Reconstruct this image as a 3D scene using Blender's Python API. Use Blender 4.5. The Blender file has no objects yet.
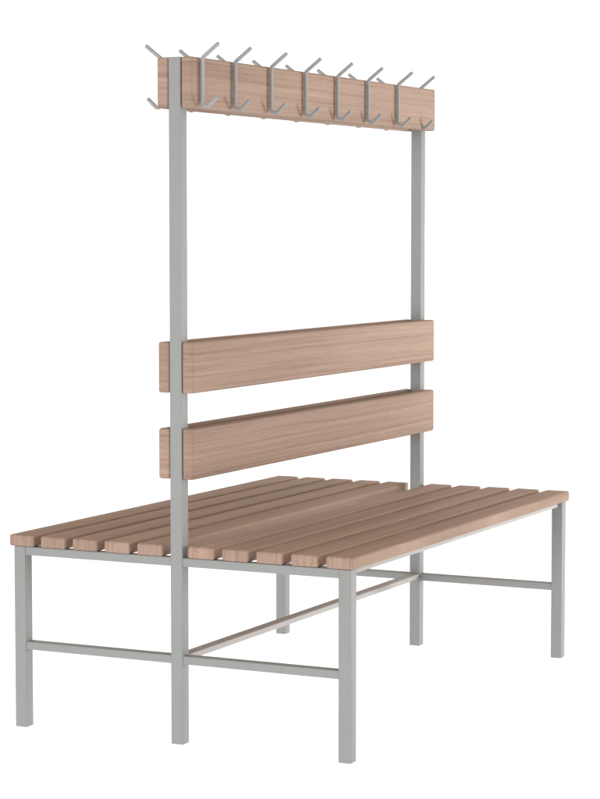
import bpy, bmesh, math, random
from mathutils import Vector, Matrix

random.seed(4)
scn = bpy.context.scene
COL = scn.collection

# ------------------------------------------------------------------ helpers
def link(name, bm, mat, parent=None, loc=(0, 0, 0), rot=(0, 0, 0), smooth=True):
    me = bpy.data.meshes.new(name)
    bm.to_mesh(me)
    bm.free()
    me.materials.append(mat)
    if smooth:
        for p in me.polygons:
            p.use_smooth = True
        me.set_sharp_from_angle(angle=math.radians(50))
    o = bpy.data.objects.new(name, me)
    COL.objects.link(o)
    o.parent = parent
    o.location = loc
    o.rotation_euler = rot
    return o

def dup(o, loc, parent=None, rot=None):
    c = o.copy()
    COL.objects.link(c)
    c.parent = parent if parent else o.parent
    c.location = loc
    if rot is not None:
        c.rotation_euler = rot
    return c

def add_box(bm, x0, x1, y0, y1, z0, z1, bevel=0.0, seg=2):
    t = bmesh.new()
    bmesh.ops.create_cube(t, size=1.0)
    for v in t.verts:
        v.co = Vector((x0 + (v.co.x + .5) * (x1 - x0), y0 + (v.co.y + .5) * (y1 - y0), z0 + (v.co.z + .5) * (z1 - z0)))
    if bevel > 0:
        bmesh.ops.bevel(t, geom=list(t.edges), offset=bevel, segments=seg, profile=.5, affect='EDGES', clamp_overlap=True)
    me = bpy.data.meshes.new('tmp')
    t.to_mesh(me)
    t.free()
    bm.from_mesh(me)
    bpy.data.meshes.remove(me)

def box(name, mat, parent, x0, x1, y0, y1, z0, z1, bevel=.0012, seg=2):
    bm = bmesh.new()
    add_box(bm, -(x1 - x0) / 2, (x1 - x0) / 2, -(y1 - y0) / 2, (y1 - y0) / 2, -(z1 - z0) / 2, (z1 - z0) / 2, bevel, seg)
    return link(name, bm, mat, parent, ((x0 + x1) / 2, (y0 + y1) / 2, (z0 + z1) / 2))

def sweep_rod(bm, pts, r, n=14):
    """round rod along points that lie in the XZ plane (y = 0), with closed, slightly eased ends"""
    P = [Vector((p[0], 0, p[1])) for p in pts]
    rings = []
    T = []
    for i in range(len(P)):
        if i == 0: t = (P[1] - P[0]).normalized()
        elif i == len(P) - 1: t = (P[-1] - P[-2]).normalized()
        else: t = ((P[i] - P[i - 1]).normalized() + (P[i + 1] - P[i]).normalized()).normalized()
        T.append(t)
    secs = [(P[0], T[0], r * .8)] + [(P[0] + T[0] * r * .22, T[0], r)] + [(P[i], T[i], r) for i in range(1, len(P) - 1)] \
        + [(P[-1] - T[-1] * r * .22, T[-1], r), (P[-1], T[-1], r * .8)]
    for c, t, rr in secs:
        a = Vector((0, 1, 0))
        b = t.cross(a).normalized()
        rings.append([bm.verts.new(c + a * rr * math.cos(2 * math.pi * k / n) + b * rr * math.sin(2 * math.pi * k / n)) for k in range(n)])
    for i in range(len(rings) - 1):
        for k in range(n):
            bm.faces.new((rings[i][k], rings[i][(k + 1) % n], rings[i + 1][(k + 1) % n], rings[i + 1][k]))
    bm.faces.new(rings[0][::-1])
    bm.faces.new(rings[-1])

def arc(corner, a, b, r, n=6):
    """rounded corner between the directions towards a and b"""
    c, a, b = Vector(corner), Vector(a), Vector(b)
    u, v = (a - c).normalized(), (b - c).normalized()
    p0, p1 = c + u * r, c + v * r
    return [tuple(p0.lerp(c, s).lerp(c.lerp(p1, s), s)) for s in [i / n for i in range(n + 1)]]

# ---------------------------------------------------------------- materials
def new_mat(name):
    m = bpy.data.materials.new(name)
    m.use_nodes = True
    nt = m.node_tree
    return m, nt, nt.nodes['Principled BSDF']

def wood():
    """planed, oiled hardwood: local x = width, y = length, z = thickness; rings run through the thickness"""
    m, nt, bs = new_mat('planed_wood')
    N, L = nt.nodes.new, nt.links.new
    tc = N('ShaderNodeTexCoord')
    oi = N('ShaderNodeObjectInfo')
    mul = N('ShaderNodeVectorMath'); mul.operation = 'SCALE'; mul.inputs[0].default_value = (3.1, 17.3, 7.7)
    L(oi.outputs['Random'], mul.inputs['Scale'])
    add = N('ShaderNodeVectorMath'); add.operation = 'ADD'
    L(tc.outputs['Object'], add.inputs[0]); L(mul.outputs[0], add.inputs[1])
    # slow wander of the grain so the lines are not ruler straight
    mp0 = N('ShaderNodeMapping'); mp0.inputs['Scale'].default_value = (5, 1.6, 3)
    L(add.outputs[0], mp0.inputs[0])
    wob = N('ShaderNodeTexNoise'); wob.inputs['Scale'].default_value = 1.0; wob.inputs['Detail'].default_value = 1.5
    L(mp0.outputs[0], wob.inputs['Vector'])
    wsub = N('ShaderNodeVectorMath'); wsub.operation = 'MULTIPLY_ADD'
    wsub.inputs[1].default_value = (.013, 0, .01); wsub.inputs[2].default_value = (-.0065, 0, -.005)
    L(wob.outputs['Color'], wsub.inputs[0])
    gv = N('ShaderNodeVectorMath'); gv.operation = 'ADD'
    L(add.outputs[0], gv.inputs[0]); L(wsub.outputs[0], gv.inputs[1])

    def grain(scale, detail, rough):
        mp = N('ShaderNodeMapping'); mp.inputs['Scale'].default_value = scale
        L(gv.outputs[0], mp.inputs[0])
        n = N('ShaderNodeTexNoise'); n.inputs['Scale'].default_value = 1.0
        n.inputs['Detail'].default_value = detail; n.inputs['Roughness'].default_value = rough
        L(mp.outputs[0], n.inputs['Vector'])
        return n
    broad = grain((135, .9, 9), 2.5, .55)
    fine = grain((300, 3.2, 16), 3.0, .6)
    pore = grain((900, 26, 420), 1.0, .5)
    patch = grain((9, 1.2, 9), 1.0, .5)
    r1 = N('ShaderNodeValToRGB')
    e = r1.color_ramp.elements
    e[0].position = .27; e[0].color = WOOD_DARK
    e[1].position = .68; e[1].color = WOOD_LIGHT
    k = r1.color_ramp.elements.new(.47); k.color = WOOD_MID
    L(broad.outputs['Fac'], r1.inputs['Fac'])
    r2 = N('ShaderNodeMapRange'); r2.inputs['From Min'].default_value = .3; r2.inputs['From Max'].default_value = .7
    r2.inputs['To Min'].default_value = .88; r2.inputs['To Max'].default_value = 1.09
    L(fine.outputs['Fac'], r2.inputs['Value'])
    r3 = N('ShaderNodeMapRange'); r3.inputs['From Min'].default_value = .3; r3.inputs['From Max'].default_value = .42
    r3.inputs['To Min'].default_value = .86; r3.inputs['To Max'].default_value = 1.0
    L(pore.outputs['Fac'], r3.inputs['Value'])
    r4 = N('ShaderNodeMapRange'); r4.inputs['From Min'].default_value = .3; r4.inputs['From Max'].default_value = .7
    r4.inputs['To Min'].default_value = .94; r4.inputs['To Max'].default_value = 1.05
    L(patch.outputs['Fac'], r4.inputs['Value'])
    m1 = N('ShaderNodeMath'); m1.operation = 'MULTIPLY'; L(r2.outputs[0], m1.inputs[0]); L(r3.outputs[0], m1.inputs[1])
    m2 = N('ShaderNodeMath'); m2.operation = 'MULTIPLY'; L(m1.outputs[0], m2.inputs[0]); L(r4.outputs[0], m2.inputs[1])
    # each board a touch lighter or darker
    rb = N('ShaderNodeMapRange'); rb.inputs['To Min'].default_value = .93; rb.inputs['To Max'].default_value = 1.06
    L(oi.outputs['Random'], rb.inputs['Value'])
    m3 = N('ShaderNodeMath'); m3.operation = 'MULTIPLY'; L(m2.outputs[0], m3.inputs[0]); L(rb.outputs[0], m3.inputs[1])
    sc = N('ShaderNodeVectorMath'); sc.operation = 'SCALE'
    L(r1.outputs[0], sc.inputs[0]); L(m3.outputs[0], sc.inputs['Scale'])
    L(sc.outputs[0], bs.inputs['Base Color'])
    rr = N('ShaderNodeMapRange'); rr.inputs['To Min'].default_value = .5; rr.inputs['To Max'].default_value = .66
    L(fine.outputs['Fac'], rr.inputs['Value']); L(rr.outputs[0], bs.inputs['Roughness'])
    bs.inputs['Specular IOR Level'].default_value = .05
    bp = N('ShaderNodeBump'); bp.inputs['Strength'].default_value = .12; bp.inputs['Distance'].default_value = .0006
    L(fine.outputs['Fac'], bp.inputs['Height']); L(bp.outputs[0], bs.inputs['Normal'])
    return m

def paint(name, col, rough=.45, spec=.35):
    m, nt, bs = new_mat(name)
    N, L = nt.nodes.new, nt.links.new
    tc = N('ShaderNodeTexCoord')
    n = N('ShaderNodeTexNoise'); n.inputs['Scale'].default_value = 9; n.inputs['Detail'].default_value = 3
    L(tc.outputs['Object'], n.inputs['Vector'])
    r = N('ShaderNodeMapRange'); r.inputs['To Min'].default_value = .95; r.inputs['To Max'].default_value = 1.05
    L(n.outputs['Fac'], r.inputs['Value'])
    s = N('ShaderNodeVectorMath'); s.operation = 'SCALE'; s.inputs[0].default_value = col
    L(r.outputs[0], s.inputs['Scale']); L(s.outputs[0], bs.inputs['Base Color'])
    q = N('ShaderNodeTexNoise'); q.inputs['Scale'].default_value = 900; q.inputs['Detail'].default_value = 1
    L(tc.outputs['Object'], q.inputs['Vector'])
    b = N('ShaderNodeBump'); b.inputs['Strength'].default_value = .06; b.inputs['Distance'].default_value = .0003
    L(q.outputs['Fac'], b.inputs['Height']); L(b.outputs[0], bs.inputs['Normal'])
    bs.inputs['Roughness'].default_value = rough
    bs.inputs['Specular IOR Level'].default_value = spec
    return m

WOOD_DARK = (.284, .192, .145, 1)
WOOD_MID = (.347, .243, .189, 1)
WOOD_LIGHT = (.382, .275, .218, 1)
M_WOOD = wood()
M_GREY = paint('grey_powder_coat', (.272, .279, .280), .55, .2)
M_GREY_LIT = paint('grey_powder_coat_lit', (.42, .405, .39), .6, .12)  # bright side reflections of the long tubes, put into a paler base colour
M_HOOK = paint('hook_zinc', (.315, .325, .328), .6, .2)

# --------------------------------------------------------------- dimensions
T = .030            # square tube
WX = .4352          # half width over the legs
LEN = 1.399         # length over the posts
ZR = .4284          # top of the end rails = underside of the slats
TH = .0272          # board thickness
H = 1.5532          # top of posts and hook boards
HB = 1.4395         # underside of hook boards
BX0, BX1 = .0168, .0450

bench = bpy.data.objects.new('changing_room_bench', None)
bench.empty_display_size = .2
COL.objects.link(bench)
bench['label'] = 'double sided wooden slatted changing room bench with grey tube frame, backrests and coat hooks'
bench['category'] = 'bench'

# posts
post = box('post', M_GREY, bench, -T / 2, T / 2, 0, T, 0, H)
dup(post, (0, LEN - T / 2, H / 2))
# legs
leg = box('leg', M_GREY, bench, WX - T, WX, 0, T, 0, ZR)
for sx, y in ((-1, T / 2), (1, LEN - T / 2), (-1, LEN - T / 2)):
    dup(leg, (sx * (WX - T / 2), y, ZR / 2))
# end rails under the slats, between post and leg
HS = .0195
rail = box('end_rail', M_GREY, bench, T / 2, WX - T, .0012, .0262, ZR - HS, ZR)
x = rail.location.x
for sx, y in ((-1, .0137), (1, LEN - .0137), (-1, LEN - .0137)):
    dup(rail, (sx * x, y, ZR - HS / 2))
# low cross stretchers
ZS, SH = .2040, .0185
st = box('stretcher', M_GREY, bench, T / 2, WX - T, .0014, .0286, ZS - SH, ZS)
for sx, y in ((-1, .0150), (1, LEN - .0150), (-1, LEN - .0150)):
    dup(st, (sx * x, y, ZS - SH / 2))
# one long stretcher between the two posts
ls = box('long_stretcher', M_GREY_LIT, bench, -.0148, .0148, T, LEN - T, ZS - .0135, ZS - .0003)

# seats: a long side rail carrying five slats each
W_SL, PITCH = .0665, .08625
Y0, Y1 = -.001, LEN + .012
def slat_mesh():
    bm = bmesh.new()
    add_box(bm, -W_SL / 2, W_SL / 2, -(Y1 - Y0) / 2, (Y1 - Y0) / 2, -TH / 2, TH / 2, .0050, 3)
    return bm
first = None
for side in (-1, 1):
    bm = bmesh.new()
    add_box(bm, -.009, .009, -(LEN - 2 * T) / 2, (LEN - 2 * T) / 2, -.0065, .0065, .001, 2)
    seat = link('seat', bm, M_GREY_LIT, bench, (side * (WX - .020), LEN / 2, ZR - .0068))
    base = .0298 if side > 0 else .0364
    for i in range(5):
        px = side * (base + W_SL / 2 + i * PITCH)
        loc = Vector((px, (Y0 + Y1) / 2 + random.uniform(-.0008, .0008), ZR + TH / 2 + .0003)) - seat.location
        if first is None:
            first = link('seat_slat', slat_mesh(), M_WOOD, seat, loc)
        else:
            dup(first, loc, seat)

# backrest boards, two on each side, grain along the bench
def board_mesh(w):
    bm = bmesh.new()
    add_box(bm, -w / 2, w / 2, -LEN / 2, LEN / 2, -(BX1 - BX0) / 2, (BX1 - BX0) / 2, .0055, 3)
    return bm
R90 = (0, math.radians(-90), 0)
bc = (BX0 + BX1) / 2
W_B = .1148
bb = link('backrest_board', board_mesh(W_B), M_WOOD, bench, (bc, LEN / 2 - .0005, .8594), R90)
for sx, z in ((-1, .8594), (1, .6643), (-1, .6643)):
    dup(bb, (sx * bc, LEN / 2 - .0005, z))

# hook boards with eight bent rod hooks on each
def hook_mesh():
    r = .0045
    g = .0071                                   # rod axis stands this far off the board
    top, bot = (g, -.0015), (g, -(H - HB) + .006)
    tip = (.0480, .0295)
    jb = (.0200, -(H - HB) + .0025)
    jt = (.0440, -(H - HB) + .0245)
    pts = [tip] + arc(top, tip, bot, .004, 4) + [(g, -.05)] + \
        arc((g, -(H - HB) + .0085), (g, 0), jb, .006, 5) + arc(jb, (g, -(H - HB) + .0085), jt, .006, 6)[1:] + [jt]
    bm = bmesh.new()
    sweep_rod(bm, pts, r)
    for z in (-.020, -.086):                    # short studs that fix the rod to the board
        q = bmesh.ops.create_cone(bm, cap_ends=True, segments=12, radius1=.0014, radius2=.0014, depth=.006)
        bmesh.ops.transform(bm, matrix=Matrix.Translation((.0028, 0, z)) @ Matrix.Rotation(math.pi / 2, 4, 'Y'), verts=q['verts'])
    return bm
HY = (.036, .1925, .3765, .563, .746, .932, 1.125, 1.310)
hook0 = None
for side in (1, -1):
    hb = link('hook_board', board_mesh(H - HB), M_WOOD, bench, (side * bc, LEN / 2 - .0005, (H + HB) / 2), R90)
    inv = (Matrix.Translation(hb.location) @ Matrix.Rotation(math.radians(-90), 4, 'Y')).inverted()
    for i, y in enumerate(HY):
        dx = -.0145 if (side > 0 and i == 7) else 0.0     # the last hook on this side is sunk into the board
        w = Matrix.Translation((side * (BX1 + dx), y, H)) @ Matrix.Rotation(0 if side > 0 else math.pi, 4, 'Z')
        m = inv @ w
        if hook0 is None:
            hook0 = link('coat_hook', hook_mesh(), M_HOOK, hb)
            o = hook0
        else:
            o = dup(hook0, (0, 0, 0), hb)
        o.matrix_local = m
        if dx:
            o['label'] = 'coat hook with its shank sunk inside the board'

# ------------------------------------------------- setting: white floor, translucency added so light from below hides shadows
bm = bmesh.new()
bmesh.ops.create_grid(bm, x_segments=8, y_segments=8, size=150)
fm = bpy.data.materials.new('shadowless_white')
fm.use_nodes = True
nt = fm.node_tree
nt.nodes.clear()
out = nt.nodes.new('ShaderNodeOutputMaterial')
mix = nt.nodes.new('ShaderNodeMixShader'); mix.inputs[0].default_value = .72
d = nt.nodes.new('ShaderNodeBsdfDiffuse'); d.inputs['Color'].default_value = (.93, .93, .93, 1)
t = nt.nodes.new('ShaderNodeBsdfTranslucent'); t.inputs['Color'].default_value = (.95, .95, .95, 1)
nt.links.new(d.outputs[0], mix.inputs[1]); nt.links.new(t.outputs[0], mix.inputs[2]); nt.links.new(mix.outputs[0], out.inputs[0])
fl = link('floor', bm, fm, None, (0, 0, -.0005), smooth=False)
fl['kind'] = 'structure'

# ------------------------------------------------------------------ world
W_H, W_Z, W_LOW = 1.25, .66, 1.45  # W_LOW: added glow beneath the floor that keeps it white
w = bpy.data.worlds.new('World')
scn.world = w
w.use_nodes = True
nt = w.node_tree
bg = nt.nodes['Background']
tc = nt.nodes.new('ShaderNodeTexCoord')
sep = nt.nodes.new('ShaderNodeSeparateXYZ')
nt.links.new(tc.outputs['Generated'], sep.inputs[0])
up = nt.nodes.new('ShaderNodeMath'); up.operation = 'MAXIMUM'; up.inputs[1].default_value = 0
nt.links.new(sep.outputs['Z'], up.inputs[0])
inv = nt.nodes.new('ShaderNodeMath'); inv.operation = 'SUBTRACT'; inv.inputs[0].default_value = 1
nt.links.new(up.outputs[0], inv.inputs[1])
sq = nt.nodes.new('ShaderNodeMath'); sq.operation = 'POWER'; sq.inputs[1].default_value = 2
nt.links.new(inv.outputs[0], sq.inputs[0])
ma = nt.nodes.new('ShaderNodeMath'); ma.operation = 'MULTIPLY_ADD'
ma.inputs[1].default_value = W_H - W_Z; ma.inputs[2].default_value = W_Z
nt.links.new(sq.outputs[0], ma.inputs[0])
low = nt.nodes.new('ShaderNodeMath'); low.operation = 'LESS_THAN'; low.inputs[1].default_value = -.0005
nt.links.new(sep.outputs['Z'], low.inputs[0])
mx = nt.nodes.new('ShaderNodeMix')
nt.links.new(low.outputs[0], mx.inputs['Factor'])
nt.links.new(ma.outputs[0], mx.inputs['A'])
mx.inputs['B'].default_value = W_LOW
# the overhead light is warmer than the horizon
cm = nt.nodes.new('ShaderNodeMix'); cm.data_type = 'RGBA'
cr, cA, cB = [i for i in cm.inputs if i.name in ('Factor',) and i.type == 'VALUE'][0], [i for i in cm.inputs if i.name == 'A' and i.type == 'RGBA'][0], [i for i in cm.inputs if i.name == 'B' and i.type == 'RGBA'][0]
cA.default_value = (1, 1, 1, 1); cB.default_value = (1.08, .965, .85, 1)
ct = nt.nodes.new('ShaderNodeMapRange'); ct.inputs['From Min'].default_value = .12; ct.inputs['From Max'].default_value = .5
nt.links.new(sep.outputs['Z'], ct.inputs['Value']); nt.links.new(ct.outputs[0], cr)
nt.links.new([o for o in cm.outputs if o.type == 'RGBA'][0], bg.inputs['Color'])
nt.links.new(mx.outputs['Result'], bg.inputs['Strength'])

# ------------------------------------------------------------------ lamp
def softbox(name, pos, target, sx, sy, power, col=(1, 1, 1)):
    l = bpy.data.lights.new(name, 'AREA')
    l.shape = 'RECTANGLE'; l.size = sx; l.size_y = sy
    l.energy = power; l.color = col
    o = bpy.data.objects.new(name, l)
    COL.objects.link(o)
    o.location = pos
    o.rotation_euler = (Vector(target) - Vector(pos)).to_track_quat('-Z', 'Y').to_euler()
    return o
softbox('softbox_lamp', (4.2, 3.9, .74), (0, .7, .90), .8, 1.1, 178, (1, .99, .98))
softbox('softbox_lamp', (-2.2, -14, 1.2), (0, 0, .85), 5.0, 3.0, 900, (1, 1, 1))

# ------------------------------------------------------------------ camera
S = 1.145
cam = bpy.data.cameras.new('Camera')
co = bpy.data.objects.new('Camera', cam)
COL.objects.link(co)
co.location = (2.1878 * S, -3.9153 * S, 1.0282 * S)
co.rotation_euler = (math.pi / 2 - .0758, 0, .4550)
cam.sensor_fit = 'VERTICAL'
cam.sensor_height = 24
cam.lens = 24 * 2283.97 / 799
cam.clip_end = 1000
scn.camera = co

# ------------------------------------------------------------------ render
scn.view_settings.view_transform = 'Standard'
scn.view_settings.look = 'None'
scn.view_settings.exposure = 0
scn.view_settings.gamma = 1
scn.cycles.use_denoising = True
scn.cycles.max_bounces = 8
